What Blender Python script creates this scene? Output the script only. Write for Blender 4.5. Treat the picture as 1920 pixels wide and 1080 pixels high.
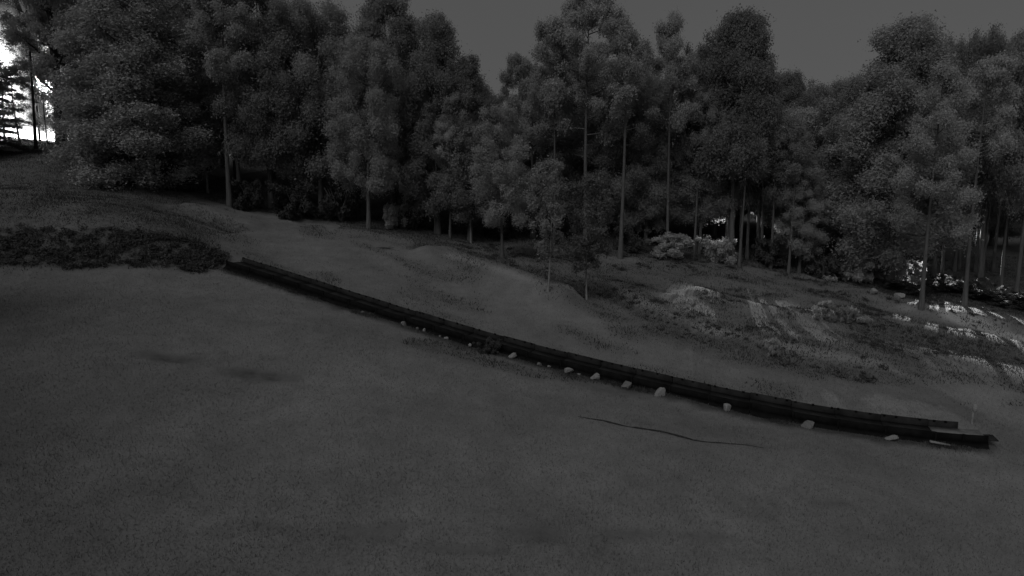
import bpy, math, random
import numpy as np
R = math.radians
random.seed(7)
rng = np.random.default_rng(11)
S = bpy.context.scene
for o in list(bpy.data.objects): bpy.data.objects.remove(o)
COL = S.collection

# ---------------------------------------------------------------- camera, sky, sun, exposure
CAM_Z = 13.0
F = 1144.0                       # focal length in photo pixels (1920 wide)
PITCH = math.atan(140.0 / F)
cam_d = bpy.data.cameras.new('camera'); cam = bpy.data.objects.new('camera', cam_d); COL.objects.link(cam)
cam.location = (0, 0, CAM_Z); cam.rotation_euler = (math.pi/2 - PITCH, 0, 0)
cam_d.sensor_width = 36.0; cam_d.lens = 36.0 * F / 1920.0
cam_d.clip_start = 0.1; cam_d.clip_end = 3000
S.camera = cam

SUN_EL, SUN_AZ = 44.0, 212.0     # low light from behind the camera, a little to its left (azimuth clockwise from +Y)
world = bpy.data.worlds.new("World"); S.world = world; world.use_nodes = True
nt = world.node_tree; nt.nodes.clear()
sky = nt.nodes.new('ShaderNodeTexSky'); sky.sky_type = 'NISHITA'; sky.sun_disc = False
sky.sun_elevation = R(SUN_EL); sky.sun_rotation = R(SUN_AZ); sky.air_density = 1.0; sky.dust_density = 3.0
bw = nt.nodes.new('ShaderNodeRGBToBW')
mixn = nt.nodes.new('ShaderNodeMix'); mixn.data_type = 'FLOAT'
mixn.inputs[0].default_value = 0.82; mixn.inputs[3].default_value = 1.62    # thin even cloud veil over the clear sky
tc = nt.nodes.new('ShaderNodeTexCoord'); nz = nt.nodes.new('ShaderNodeTexNoise'); nz.inputs['Scale'].default_value = 2.2; nz.inputs['Detail'].default_value = 4
mr = nt.nodes.new('ShaderNodeMapRange'); mr.inputs['To Min'].default_value = 0.9; mr.inputs['To Max'].default_value = 1.1
mul = nt.nodes.new('ShaderNodeMath'); mul.operation = 'MULTIPLY'
bg = nt.nodes.new('ShaderNodeBackground'); bg.inputs['Strength'].default_value = 0.047
wo = nt.nodes.new('ShaderNodeOutputWorld')
L = nt.links.new
L(sky.outputs[0], bw.inputs[0]); L(bw.outputs[0], mixn.inputs[2])
L(tc.outputs['Generated'], nz.inputs['Vector']); L(nz.outputs['Fac'], mr.inputs['Value'])
L(mixn.outputs[0], mul.inputs[0]); L(mr.outputs[0], mul.inputs[1])
L(mul.outputs[0], bg.inputs['Color']); L(bg.outputs[0], wo.inputs['Surface'])

sun_d = bpy.data.lights.new('moonlight', 'SUN'); sun_d.energy = 0.62; sun_d.angle = R(40); sun_d.color = (1, 1, 1)
sun = bpy.data.objects.new('moonlight', sun_d); COL.objects.link(sun)
sun.rotation_euler = (R(90 - SUN_EL), 0, R(180 - SUN_AZ) + 0)
sun.location = (0, 0, 60)
S.view_settings.view_transform = 'Standard'; S.view_settings.look = 'None'
S.view_settings.exposure = 0; S.view_settings.gamma = 1; S.view_settings.use_curve_mapping = False
S.cycles.max_bounces = 7; S.cycles.diffuse_bounces = 4; S.cycles.transmission_bounces = 4; S.cycles.transparent_max_bounces = 8
S.cycles.use_denoising = True
S.cycles.sample_clamp_indirect = 4.0

# ---------------------------------------------------------------- helpers
cp, sp = math.cos(PITCH), math.sin(PITCH)
def ray(u, v):                   # direction through a photo pixel, scaled so that its forward (Y) part is 1
    x = (u - 960) / F; y = (540 - v) / F
    Y = cp + y * sp; Z = -sp + y * cp
    return x / Y, Z / Y
def P(u, v, Y):
    a, b = ray(u, v); return a * Y, Y, CAM_Z + b * Y

def prop(o, label=None, cat=None, group=None, kind=None):
    if label: o['label'] = label
    if cat: o['category'] = cat
    if group: o['group'] = group
    if kind: o['kind'] = kind
    return o
def link(name, me, parent=None, loc=None):
    o = bpy.data.objects.new(name, me); COL.objects.link(o)
    if loc is not None: o.location = loc
    if parent is not None: o.parent = parent
    return o
def empty(name, loc, rz=0):
    o = bpy.data.objects.new(name, None); COL.objects.link(o); o.location = loc; o.rotation_euler = (0, 0, rz)
    o.empty_display_size = 0.3
    return o
def np_mesh(name, V, polys, mat, smooth=False, uvattr=None):
    """V (n,3); polys (m,k) array of equal-size faces, or list of such arrays"""
    if not isinstance(polys, list): polys = [polys]
    me = bpy.data.meshes.new(name)
    me.vertices.add(len(V)); me.vertices.foreach_set('co', np.ascontiguousarray(V, dtype=np.float32).ravel())
    tot = sum(p.size for p in polys); n = sum(len(p) for p in polys)
    me.loops.add(tot); me.polygons.add(n)
    me.loops.foreach_set('vertex_index', np.concatenate([p.ravel() for p in polys]).astype(np.int32))
    st = []; c = 0
    for p in polys:
        st.append(c + np.arange(len(p)) * p.shape[1]); c += p.size
    me.polygons.foreach_set('loop_start', np.concatenate(st).astype(np.int32))
    me.update(calc_edges=True)
    if smooth: me.polygons.foreach_set('use_smooth', np.ones(n, dtype=bool))
    me.materials.append(mat)
    return me
class MB:
    def __init__(s): s.v = []; s.q = []; s.n = 0
    def add(s, V, Q):
        s.v.append(np.asarray(V, float)); s.q.append(np.asarray(Q) + s.n); s.n += len(V)
    def box(s, c, h, rot=None, jitter=0):
        sg = np.array([[-1,-1,-1],[1,-1,-1],[1,1,-1],[-1,1,-1],[-1,-1,1],[1,-1,1],[1,1,1],[-1,1,1]], float) * np.array(h)
        if jitter: sg = sg + rng.normal(0, jitter, sg.shape)
        if rot is not None: sg = sg @ np.array(rot).T
        s.add(sg + np.array(c), [[0,3,2,1],[4,5,6,7],[0,1,5,4],[1,2,6,5],[2,3,7,6],[3,0,4,7]])
    def tube(s, pts, rad, n=8):
        pts = np.asarray(pts, float); m = len(pts); V = []
        for i in range(m):
            t = pts[min(i+1, m-1)] - pts[max(i-1, 0)]; t /= np.linalg.norm(t) + 1e-9
            a = np.cross(t, [0.13, 0.97, 0.05] if abs(t[1]) < .9 else [1, 0, 0]); a /= np.linalg.norm(a); b = np.cross(t, a)
            th = np.arange(n) * 2 * math.pi / n
            V.append(pts[i] + rad[i] * (np.outer(np.cos(th), a) + np.outer(np.sin(th), b)))
        Q = [[i*n+k, i*n+(k+1) % n, (i+1)*n+(k+1) % n, (i+1)*n+k] for i in range(m-1) for k in range(n)]
        s.add(np.vstack(V), Q)
        if rad[-1] > 0.01:
            s.add(np.vstack([V[-1], pts[-1][None]]), [[k, (k+1) % n, n, n] for k in range(n)])
    def mesh(s, name, mat, smooth=False):
        Q = np.vstack(s.q); V = np.vstack(s.v)
        tri = Q[Q[:, 2] == Q[:, 3]][:, :3]; quad = Q[Q[:, 2] != Q[:, 3]]
        return np_mesh(name, V, [a for a in (quad, tri) if len(a)], mat, smooth)

def material(name, lo, hi, scale=4.0, rough=0.85, detail=6, bump=0.0, bscale=None, spec=0.25, attr=None, attr_col=None, trans=0.0, island=0.0, stretch=None):
    m = bpy.data.materials.new(name); m.use_nodes = True; t = m.node_tree; b = t.nodes['Principled BSDF']
    b.inputs['Roughness'].default_value = rough; b.inputs['Specular IOR Level'].default_value = spec
    co = t.nodes.new('ShaderNodeTexCoord'); n = t.nodes.new('ShaderNodeTexNoise')
    n.inputs['Scale'].default_value = scale; n.inputs['Detail'].default_value = detail; n.inputs['Roughness'].default_value = .6
    vec = co.outputs['Object']
    if stretch:
        mp = t.nodes.new('ShaderNodeMapping'); mp.inputs['Scale'].default_value = stretch
        t.links.new(vec, mp.inputs[0]); vec = mp.outputs[0]
    t.links.new(vec, n.inputs['Vector'])
    r = t.nodes.new('ShaderNodeMapRange'); r.inputs['From Min'].default_value = .3; r.inputs['From Max'].default_value = .7
    r.inputs['To Min'].default_value = lo; r.inputs['To Max'].default_value = hi
    t.links.new(n.outputs['Fac'], r.inputs['Value']); out = r.outputs[0]
    if island:
        g = t.nodes.new('ShaderNodeNewGeometry'); mi = t.nodes.new('ShaderNodeMapRange')
        mi.inputs['To Min'].default_value = 1 - island; mi.inputs['To Max'].default_value = 1 + island
        t.links.new(g.outputs['Random Per Island'], mi.inputs['Value'])
        mm = t.nodes.new('ShaderNodeMath'); mm.operation = 'MULTIPLY'
        t.links.new(out, mm.inputs[0]); t.links.new(mi.outputs[0], mm.inputs[1]); out = mm.outputs[0]
    if island and trans:
        oi = t.nodes.new('ShaderNodeObjectInfo'); mo = t.nodes.new('ShaderNodeMapRange'); mo.inputs['To Min'].default_value = .72; mo.inputs['To Max'].default_value = 1.22
        t.links.new(oi.outputs['Random'], mo.inputs['Value']); m3 = t.nodes.new('ShaderNodeMath'); m3.operation = 'MULTIPLY'
        t.links.new(out, m3.inputs[0]); t.links.new(mo.outputs[0], m3.inputs[1]); out = m3.outputs[0]
    t.links.new(out, b.inputs['Base Color'])
    if trans:
        tr = t.nodes.new('ShaderNodeBsdfTranslucent'); mx = t.nodes.new('ShaderNodeMixShader'); mx.inputs[0].default_value = trans
        t.links.new(out, tr.inputs['Color']); t.links.new(b.outputs[0], mx.inputs[1]); t.links.new(tr.outputs[0], mx.inputs[2])
        t.links.new(mx.outputs[0], t.nodes['Material Output'].inputs['Surface'])
    if bump:
        n2 = t.nodes.new('ShaderNodeTexNoise'); n2.inputs['Scale'].default_value = bscale or scale * 4; n2.inputs['Detail'].default_value = 5
        t.links.new(vec, n2.inputs['Vector'])
        bp = t.nodes.new('ShaderNodeBump'); bp.inputs['Strength'].default_value = bump; bp.inputs['Distance'].default_value = .05
        t.links.new(n2.outputs['Fac'], bp.inputs['Height']); t.links.new(bp.outputs[0], b.inputs['Normal'])
    return m

M = {}
M['bark_dark'] = material('bark_dark', .03, .06, 6, .95, bump=.6, stretch=(1, 1, .2))
M['bark'] = material('bark', .09, .16, 6, .95, bump=.6, stretch=(1, 1, .2))
M['bark_pale'] = material('bark_pale', .18, .34, 5, .9, bump=.4, stretch=(1, 1, .5))
M['needle'] = material('needle', .40, .52, .45, .8, trans=.45, island=.12)
M['needle_soft'] = material('needle_soft', .30, .38, .45, .8, trans=.3, island=.3)
M['leaf'] = material('leaf', .32, .43, .4, .75, trans=.5, island=.12)
M['leaf_pale'] = material('leaf_pale', .42, .54, .5, .75, trans=.45, island=.15)
M['leaf_young'] = material('leaf_young', .24, .34, .5, .75, trans=.4, island=.15)
M['scrub'] = material('scrub_leaf', .055, .11, .6, .85, trans=.25, island=.4)
M['rubber'] = material('rubber', .007, .016, 3, 1.0, bump=.2, spec=.05)
M['mat'] = material('dark_mat', .016, .045, 1.5, .95, bump=.4, spec=.1)
M['steel'] = material('dark_steel', .015, .03, 6, .6, bump=.1)
M['pale_board'] = material('pale_board', .16, .30, 4, .8, bump=.3)
M['stone'] = material('pale_stone', .22, .38, 5, .9, bump=.6)
M['stone_dim'] = material('weathered_stone', .14, .24, 5, .95, bump=.6)
M['plaster'] = material('plaster', .65, .8, 1.5, .9, bump=.1)
M['roof'] = material('roof_tile', .06, .12, 4, .85, bump=.4)
M['window'] = material('window_glass', .02, .03, 4, .1, spec=.6)

# ---------------------------------------------------------------- terrain
ctrl = [
 # u, v, distance
 (0,1080,14.8),(500,1080,15.5),(960,1080,16),(1450,1080,16.8),(1920,1080,17.5),(-300,1080,14.4),(2200,1080,18),
 (-300,700,23),(0,700,24.3),(500,780,23.6),(960,820,23.6),(1400,860,22.8),(1920,900,22.3),(2250,930,22.2),
 (0,590,29.5),(300,600,30.5),(700,660,29.5),
 # foot of the left bank
 (-400,497,35),(-150,497,36),(0,495,36.6),(150,496,37.2),(300,496,38.2),(400,493,39.8),
 # crest of the left bank
 (-400,412,38.5),(-150,416,39),(0,424,39.3),(150,432,39.6),(300,441,40.6),(400,470,41.2),
 (-300,300,62),(-150,290,62),(0,283,62),(60,285,62),(110,292,61.5),(200,318,60),(300,350,59),(400,382,57.5),(430,389,57),(500,400,58),
 (0,340,51),(150,360,51),(300,395,50),(400,430,48),
 (60,262,72),(-100,258,72),(0,238,80),(-200,232,80),(100,262,80),(300,290,80),
 # along the foot of the chute
 (430,506,39.7),(500,527,38.6),(600,562,36.9),(700,593,35.5),(800,623,34.3),(900,653,33.2),(1000,682,32.1),(1100,706,31.1),
 (1200,730,30.1),(1300,752,29.1),(1400,775,28.2),(1500,795,27.3),(1600,812,26.5),(1700,826,25.8),(1800,838,25.1),(1860,842,24.8),(1980,856,24.2),
 # behind the chute
 (470,470,45),(600,490,44.5),(750,530,43),(900,570,40.5),(1050,615,38),(1200,655,36),(1350,690,33.8),(1500,725,31.8),(1700,760,29.8),(1900,785,28.6),(2100,800,28),
 (600,415,58),(720,445,53),(720,480,47.5),
 # ridge with young trees, hollow behind
 (850,482,50.5),(940,510,47),(1030,545,44.2),(1100,565,43),(1180,590,41.5),
 (1000,475,57),(1000,455,62),(850,452,58),(1160,490,56.5),(1250,488,58),(1400,505,58.5),(1520,520,58.5),(1600,540,56),(1730,578,49.5),(1810,574,52.5),(1920,602,49),(2050,620,49),
 # right hand terraces
 (1150,545,47),(1250,612,39.8),(1300,552,48.5),(1430,580,45.5),(1560,607,42.5),(1740,640,40.5),(1900,676,38.8),(2050,700,38),
 (1500,662,36.3),(1620,690,34.5),(1750,710,33.2),(1900,725,32.6),
]
pts = [P(*c) for c in ctrl]
pts += [(0,100,CAM_Z+3.0),(60,100,CAM_Z-4.0),(-40,110,CAM_Z+10),(-100,80,CAM_Z+16),(-100,40,CAM_Z+5),(110,60,CAM_Z-8),(110,100,CAM_Z-5),
        (30,78,CAM_Z-2.0),(60,70,CAM_Z-5.0),(-20,80,CAM_Z+3.5),(30,150,CAM_Z+5),(-60,150,CAM_Z+14),(100,150,CAM_Z),(-60,10,CAM_Z-6),(60,5,CAM_Z-15),(0,0,CAM_Z-12.4),(0,6,CAM_Z-11.6),(110,10,CAM_Z-19)]
pts = np.array(pts, float)
def tps(d2): return np.where(d2 > 1e-9, 0.5 * d2 * np.log(d2 + 1e-12), 0.0)
n = len(pts); xy = pts[:, :2] / 10
K = tps(((xy[:, None] - xy[None]) ** 2).sum(-1)) + np.eye(n) * 2e-3
A = np.zeros((n + 3, n + 3)); A[:n, :n] = K; A[:n, n] = 1; A[:n, n+1:] = xy; A[n, :n] = 1; A[n+1:, :n] = xy.T
W = np.linalg.solve(A, np.concatenate([pts[:, 2], np.zeros(3)]))
gx = np.concatenate([np.linspace(-900, -110, 18)[:-1], np.arange(-110, -60, 3.0), np.arange(-60, 75, 0.36), np.arange(75, 130, 3.0), np.linspace(130, 900, 18)])
gy = np.concatenate([np.linspace(-300, 0, 14)[:-1], np.arange(0, 12, 1.5), np.arange(12, 68, 0.33), np.arange(68, 120, 2.0), np.linspace(120, 1200, 24)])
GX, GY = np.meshgrid(gx, gy)
def base_h(X, Y):
    Xc = np.clip(X, -105, 115); Yc = np.clip(Y, -2, 150)
    q = np.stack([Xc, Yc], -1).reshape(-1, 2) / 10
    out = np.empty(len(q))
    for a in range(0, len(q), 20000):
        b = q[a:a+20000]
        out[a:a+20000] = tps(((b[:, None] - xy[None]) ** 2).sum(-1)) @ W[:n] + W[n] + b @ W[n+1:]
    return out.reshape(X.shape)
H = base_h(GX, GY)
def interp(X, Y, H):
    i = np.clip(np.searchsorted(gx, X) - 1, 0, len(gx) - 2); j = np.clip(np.searchsorted(gy, Y) - 1, 0, len(gy) - 2)
    fx = (X - gx[i]) / (gx[i+1] - gx[i]); fy = (Y - gy[j]) / (gy[j+1] - gy[j])
    return (H[j, i] * (1-fx) * (1-fy) + H[j, i+1] * fx * (1-fy) + H[j+1, i] * (1-fx) * fy + H[j+1, i+1] * fx * fy)
def hit(u, v):
    a, b = ray(u, v); Y = np.arange(13, 110, .1)
    z = CAM_Z + b * Y; g = interp(a * Y, Y, H); k = np.nonzero(z < g)[0]
    Yh = Y[k[0]] if len(k) else 60.0
    return np.array([a * Yh, Yh, float(interp(np.array(a * Yh), np.array(Yh), H))])
def polydist(X, Y, line):
    """distance to polyline and signed side (positive = nearer the camera side)"""
    best = np.full(X.shape, 1e9); sgn = np.zeros(X.shape); par = np.zeros(X.shape)
    for k in range(len(line) - 1):
        a, b = line[k][:2], line[k+1][:2]; d = b - a; L2 = (d ** 2).sum()
        t = np.clip(((X - a[0]) * d[0] + (Y - a[1]) * d[1]) / L2, 0, 1)
        px = a[0] + t * d[0]; py = a[1] + t * d[1]; ds = np.hypot(X - px, Y - py)
        s = np.sign((X - a[0]) * d[1] - (Y - a[1]) * d[0])
        m = ds < best; best = np.where(m, ds, best); sgn = np.where(m, s, sgn); par = np.where(m, (k + t) / (len(line) - 1), par)
    return best, sgn * best, par
def vnoise(X, Y, scale, seed):
    r = np.random.default_rng(seed); T = r.random((64, 64)); x = X / scale; y = Y / scale
    i = np.floor(x).astype(int); j = np.floor(y).astype(int); fx = x - i; fy = y - j
    fx = fx * fx * (3 - 2 * fx); fy = fy * fy * (3 - 2 * fy)
    g = lambda a, b: T[a % 64, b % 64]
    return g(i, j) * (1-fx) * (1-fy) + g(i+1, j) * fx * (1-fy) + g(i, j+1) * (1-fx) * fy + g(i+1, j+1) * fx * fy
def sm(x): x = np.clip(x, 0, 1); return x * x * (3 - 2 * x)
rough = np.zeros(GX.shape); soil_shade = np.zeros(GX.shape); pale = np.zeros(GX.shape)
# (pixel line left to right, height, steep side: -1 far side / +1 camera side, steep width, rough strip width)
ridges = [
 ([(760,470),(850,482),(940,510),(1030,543),(1100,565)], .8, -1, 1.0, 4.2),
 ([(950,470),(1010,468),(1060,478)], .3, +1, .8, 1.5),
 ([(1150,530),(1200,562),(1267,594),(1331,615),(1425,636),(1492,651),(1556,666),(1631,681),(1700,699)], .45, +1, 2.4, 2.6),
 ([(1280,540),(1320,553),(1369,566),(1462,585),(1519,592),(1594,597)], .4, -1, 1.4, 2.0),
 ([(1560,600),(1640,612),(1740,628),(1837,645),(1930,664)], .35, +1, 2.0, 2.4),
 ([(1560,545),(1640,558),(1700,575),(1760,590),(1850,600),(1950,622)], .4, +1, 2.2, 0.6),
 ([(330,385),(400,410),(480,436)], .5, +1, 1.2, 2.0),
]
lines = [np.array([hit(*p) for p in r_[0]]) for r_ in ridges]
for (pl, h, side, wst, wr), line in zip(ridges, lines):
    d, s, t = polydist(GX, GY, line)
    s = s * side; fade = sm(np.minimum(t, 1 - t) * 8) * sm(1.6 - d / 6)
    s = s + (vnoise(GX, GY, 1.7, 5) - .5) * .7
    prof = np.where(s < 0, np.exp(-(s / 3.0) ** 2), 1 - sm(s / wst) * 1.55 + .55 * sm((s - wst) / 4))
    H = H + h * prof * fade * (d < 9)
    rough = np.maximum(rough, sm((s + .1) / .5) * sm((wr + .8 - s) / 1.2) * sm(np.minimum(t, 1 - t) * 10 + .1))
sd = polydist(GX, GY, np.array([hit(*c) for c in [(700,455),(850,482),(940,510),(1030,545),(1120,600),(1250,655),(1400,690),(1560,712),(1750,725),(1960,745)]]))[1]
wild = sm((-sd + .5) / 2.0) * (GX > -16) * (GX < 60)
rough = np.maximum(rough * .9, wild * (.22 + .5 * sm((vnoise(GX, GY, 2.6, 41) * .6 + vnoise(GX, GY, 1.0, 42) * .4 - .32) / .4)))
sl = sm((GY - 38.5) / 1.5) * sm((-18.0 - GX - (GY - 41) * .77) / 3)
rough = np.maximum(rough, sl * (.55 + .35 * vnoise(GX, GY, 2.2, 43)))
fl = np.array([hit(*c) for c in [(330,480),(430,490),(600,545),(800,610),(1000,665),(1200,712),(1500,775),(1850,825),(2000,840)]])
beh = sm(-polydist(GX, GY, fl)[1] / 3) * (GY < 75)
u_ = GX * .55 + GY * .83
rough = np.maximum(rough, beh * (.05 + .55 * sm((vnoise(GX * .45 - GY * .2, u_, 1.5, 61) * .5 + vnoise(GX, GY, 3.4, 62) * .5 - .42) / .35)))
# left bank: heath on its face and along the upper crest
d, s, t = polydist(GX, GY, np.array([P(*c) for c in [(-400,412,38.5),(-150,416,39),(0,424,39.3),(150,432,39.6),(300,441,40.6),(400,470,41.2),(440,492,41)]]))
lb = sm((s + .4) / .5) * sm((3.4 - s) / .8) * sm((1 - t) * 12) * (s > -1); rough = np.maximum(rough, lb)
left_bank = lb
d, s, t = polydist(GX, GY, np.array([hit(*c) for c in [(-100,305),(0,300),(110,318),(200,345),(300,375)]]))
rough = np.maximum(rough, .6 * sm((2.8 - d) / 1.5))
# forest floor beyond the tree line
tl = np.array([P(*c) for c in [(-100,283,62),(110,292,61.5),(200,318,60),(300,350,59),(430,389,57),(600,413,58),(720,440,54),(850,452,57.5),(1000,450,61),(1160,484,57.5),(1250,486,58),(1400,503,58.5),(1520,520,58.5),(1600,540,56.5),(1730,570,51),(1810,568,53.5),(1920,595,50),(2050,612,50)]])
tlY = np.interp(GX, tl[:, 0], tl[:, 1])
floor_m = sm((GY - tlY) / 1.2 + (vnoise(GX, GY, 2.0, 9) - .5)) * (GX > -32)
rough = np.maximum(rough, floor_m * .9)
# worn furrow in the lawn and two soft dents
fur = np.array([hit(*c) for c in [(1083,785),(1130,792),(1180,803),(1240,813),(1300,826),(1370,834),(1432,841)]])
d, s, t = polydist(GX, GY, fur)
w = (.06 + .10 * vnoise(GX, GY, .9, 3)) * sm(np.minimum(t * 5 + .35, (1 - t) * 3 + .25))

for (u, v, rx, ry, am) in [(850,458,4.5,1.5,.9),(990,500,3.5,1.2,.8),(1140,520,2.5,1.0,.7),(320,672,1.5,.5,.9),(488,706,1.8,.5,1.0),(590,728,1.2,.3,.3),(1010,1000,1.4,.45,.55),(1190,1000,1.3,.4,.5),(680,1000,1.5,.35,.5),(860,1030,1.5,.3,.5),(1330,1010,1.2,.3,.45),(520,990,1.2,.3,.4),(760,985,.9,.25,.4),(1560,940,1.3,.3,.35),(1420,838,1.0,.25,.4),(725,468,1.4,.25,.3)]:
    c = hit(u, v); e = np.hypot((GX - c[0]) / rx, (GY - c[1]) / ry) + (vnoise(GX, GY, .6, 4) - .5) * .5
    rough = np.maximum(rough, am * sm(1.3 - e)); H -= .07 * sm(1.2 - e)
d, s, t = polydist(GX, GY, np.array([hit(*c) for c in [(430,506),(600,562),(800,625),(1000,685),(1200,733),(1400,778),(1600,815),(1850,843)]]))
soil_shade = np.maximum(soil_shade, .75 * sm((.75 - d + (vnoise(GX, GY, .7, 52) - .5) * .5) / .6))  # trampled ground along the chute foot, with its contact shadow painted in
d, s, t = polydist(GX, GY, np.array([hit(*c) for c in [(780,640),(900,672),(1020,705),(1130,730),(1210,748)]]))
rough = np.maximum(rough, .6 * sm((1.0 - d + (vnoise(GX, GY, 1.1, 53) - .5) * 1.2) / .8))
# lit terrace crests and lamplit bank painted paler, then the yard of pale gravel
for pl, wdt in [([(840,478),(930,503),(1020,537),(1090,556)], .15), ([(1150,533),(1200,564),(1267,596),(1331,617),(1425,638),(1556,668),(1690,698)], .15), ([(1320,555),(1369,568),(1462,587),(1560,597)], .1), ([(1700,575),(1800,583),(1880,612)], .3)]:
    d, s, t = polydist(GX, GY, np.array([hit(*c) for c in pl])); pale = np.maximum(pale, .55 * sm((wdt + .45 - d + (vnoise(GX, GY, 1.5, 51) - .5) * .5) / .6))
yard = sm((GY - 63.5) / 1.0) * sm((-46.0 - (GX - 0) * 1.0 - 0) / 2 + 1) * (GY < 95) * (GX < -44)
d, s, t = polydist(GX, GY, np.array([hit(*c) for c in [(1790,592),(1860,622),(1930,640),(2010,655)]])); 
gravel_lamplight = np.maximum(yard, .75 * sm((1.7 - d) / .8))  # second part: lamplight on the right bank's grass, painted in with the gravel tone
fine = (vnoise(GX, GY, 3.1, 1) - .5) * .16 + (vnoise(GX, GY, 1.2, 2) - .5) * .08
near = sm((GY - 8) / 6) * sm((125 - GY) / 20)
H = H + fine * near + rough * (vnoise(GX, GY, .8, 6) - .4) * .13 * near
patch = vnoise(GX, GY, 5.0, 21) * .6 + vnoise(GX, GY, 1.6, 22) * .4

nx, ny = len(gx), len(gy)
idx = np.arange(nx * ny).reshape(ny, nx)
quads = np.stack([idx[:-1, :-1], idx[:-1, 1:], idx[1:, 1:], idx[1:, :-1]], -1).reshape(-1, 4)
def grass_material():
    m = bpy.data.materials.new('mown_grass'); m.use_nodes = True; t = m.node_tree; b = t.nodes['Principled BSDF']
    b.inputs['Roughness'].default_value = .95; b.inputs['Specular IOR Level'].default_value = .1
    co = t.nodes.new('ShaderNodeTexCoord')
    def noise(sc, lo, hi, det=6):
        n_ = t.nodes.new('ShaderNodeTexNoise'); n_.inputs['Scale'].default_value = sc; n_.inputs['Detail'].default_value = det; n_.inputs['Roughness'].default_value = .65
        t.links.new(co.outputs['Object'], n_.inputs['Vector'])
        r_ = t.nodes.new('ShaderNodeMapRange'); r_.inputs['From Min'].default_value = .3; r_.inputs['From Max'].default_value = .7
        r_.inputs['To Min'].default_value = lo; r_.inputs['To Max'].default_value = hi
        t.links.new(n_.outputs['Fac'], r_.inputs['Value']); return r_.outputs[0], n_
    def math_(op, a, b_):
        q = t.nodes.new('ShaderNodeMath'); q.operation = op
        for k, x in enumerate((a, b_)):
            if isinstance(x, float): q.inputs[k].default_value = x
            else: t.links.new(x, q.inputs[k])
        return q.outputs[0]
    def mix(f, a, b_):
        q = t.nodes.new('ShaderNodeMix'); q.data_type = 'FLOAT'
        for k, x in ((0, f), (2, a), (3, b_)):
            if isinstance(x, float): q.inputs[k].default_value = x
            else: t.links.new(x, q.inputs[k])
        return q.outputs[0]
    def at(name):
        a = t.nodes.new('ShaderNodeAttribute'); a.attribute_name = name; return a.outputs['Fac']
    big, _ = noise(.22, .80, 1.12); mid, _ = noise(1.1, .86, 1.10); fin, fn = noise(14., .82, 1.18, 8)
    lawn = math_('MULTIPLY', math_('MULTIPLY', big, mid), math_('MULTIPLY', fin, .22))
    he, _ = noise(2.0, .06, .15, 8)
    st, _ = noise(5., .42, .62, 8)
    c = mix(at('rough'), lawn, he); c = mix(at('pale'), c, .34); c = mix(at('soil_shade'), c, .04); c = mix(at('gravel_lamplight'), c, st)
    t.links.new(c, b.inputs['Base Color'])
    bp = t.nodes.new('ShaderNodeBump'); bp.inputs['Strength'].default_value = .5; bp.inputs['Distance'].default_value = .06
    t.links.new(fn.outputs['Fac'], bp.inputs['Height']); t.links.new(bp.outputs[0], b.inputs['Normal'])
    return m
M['grass'] = grass_material()
me = np_mesh('ground', np.stack([GX, GY, H], -1).reshape(-1, 3), quads, M['grass'], True)
for nm, arr in (('rough', rough), ('soil_shade', soil_shade), ('pale', pale * (1 - floor_m)), ('gravel_lamplight', gravel_lamplight)):
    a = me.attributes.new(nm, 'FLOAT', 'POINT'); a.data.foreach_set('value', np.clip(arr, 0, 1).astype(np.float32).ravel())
prop(link('ground', me), kind='structure')
def gz(x, y): return float(interp(np.array(float(x)), np.array(float(y)), H))
def gzv(x, y): return interp(x, y, H)

fs = np.concatenate([[0], np.cumsum(np.linalg.norm(np.diff(fur[:, :2], axis=0), axis=1))]); fk = np.linspace(0, fs[-1], 110)
fx = np.interp(fk, fs, fur[:, 0]); fy = np.interp(fk, fs, fur[:, 1]) + (vnoise(fk, fk * 0, .9, 71) - .5) * .16
fw = (.17 * vnoise(fk, fk * 0 + 3, .7, 72) ** 1.3 * (1 - .75 * fk / fs[-1]) + .05 * vnoise(fk, fk * 0 + 9, .17, 73)) * sm(np.minimum(fk / 1.0, (fs[-1] - fk) / 2.5)) + .006
M['soil_shade'] = material('bare_soil', .02, .05, 8, .95, bump=.5)
fV = []
for x_, y_, w_ in zip(fx, fy, fw):
    for o_, zz_ in ((-w_, .012), (0, .03), (w_, .012)): fV.append([x_, y_ + o_, float(interp(np.array(x_), np.array(y_ + o_), H)) + zz_])
fQ = np.array([[a * 3 + b, a * 3 + 3 + b, a * 3 + 4 + b, a * 3 + 1 + b] for a in range(109) for b in range(2)])
prop(link('worn_furrow', np_mesh('worn_furrow', np.array(fV), fQ, M['soil_shade'], True)), kind='structure')

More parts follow.
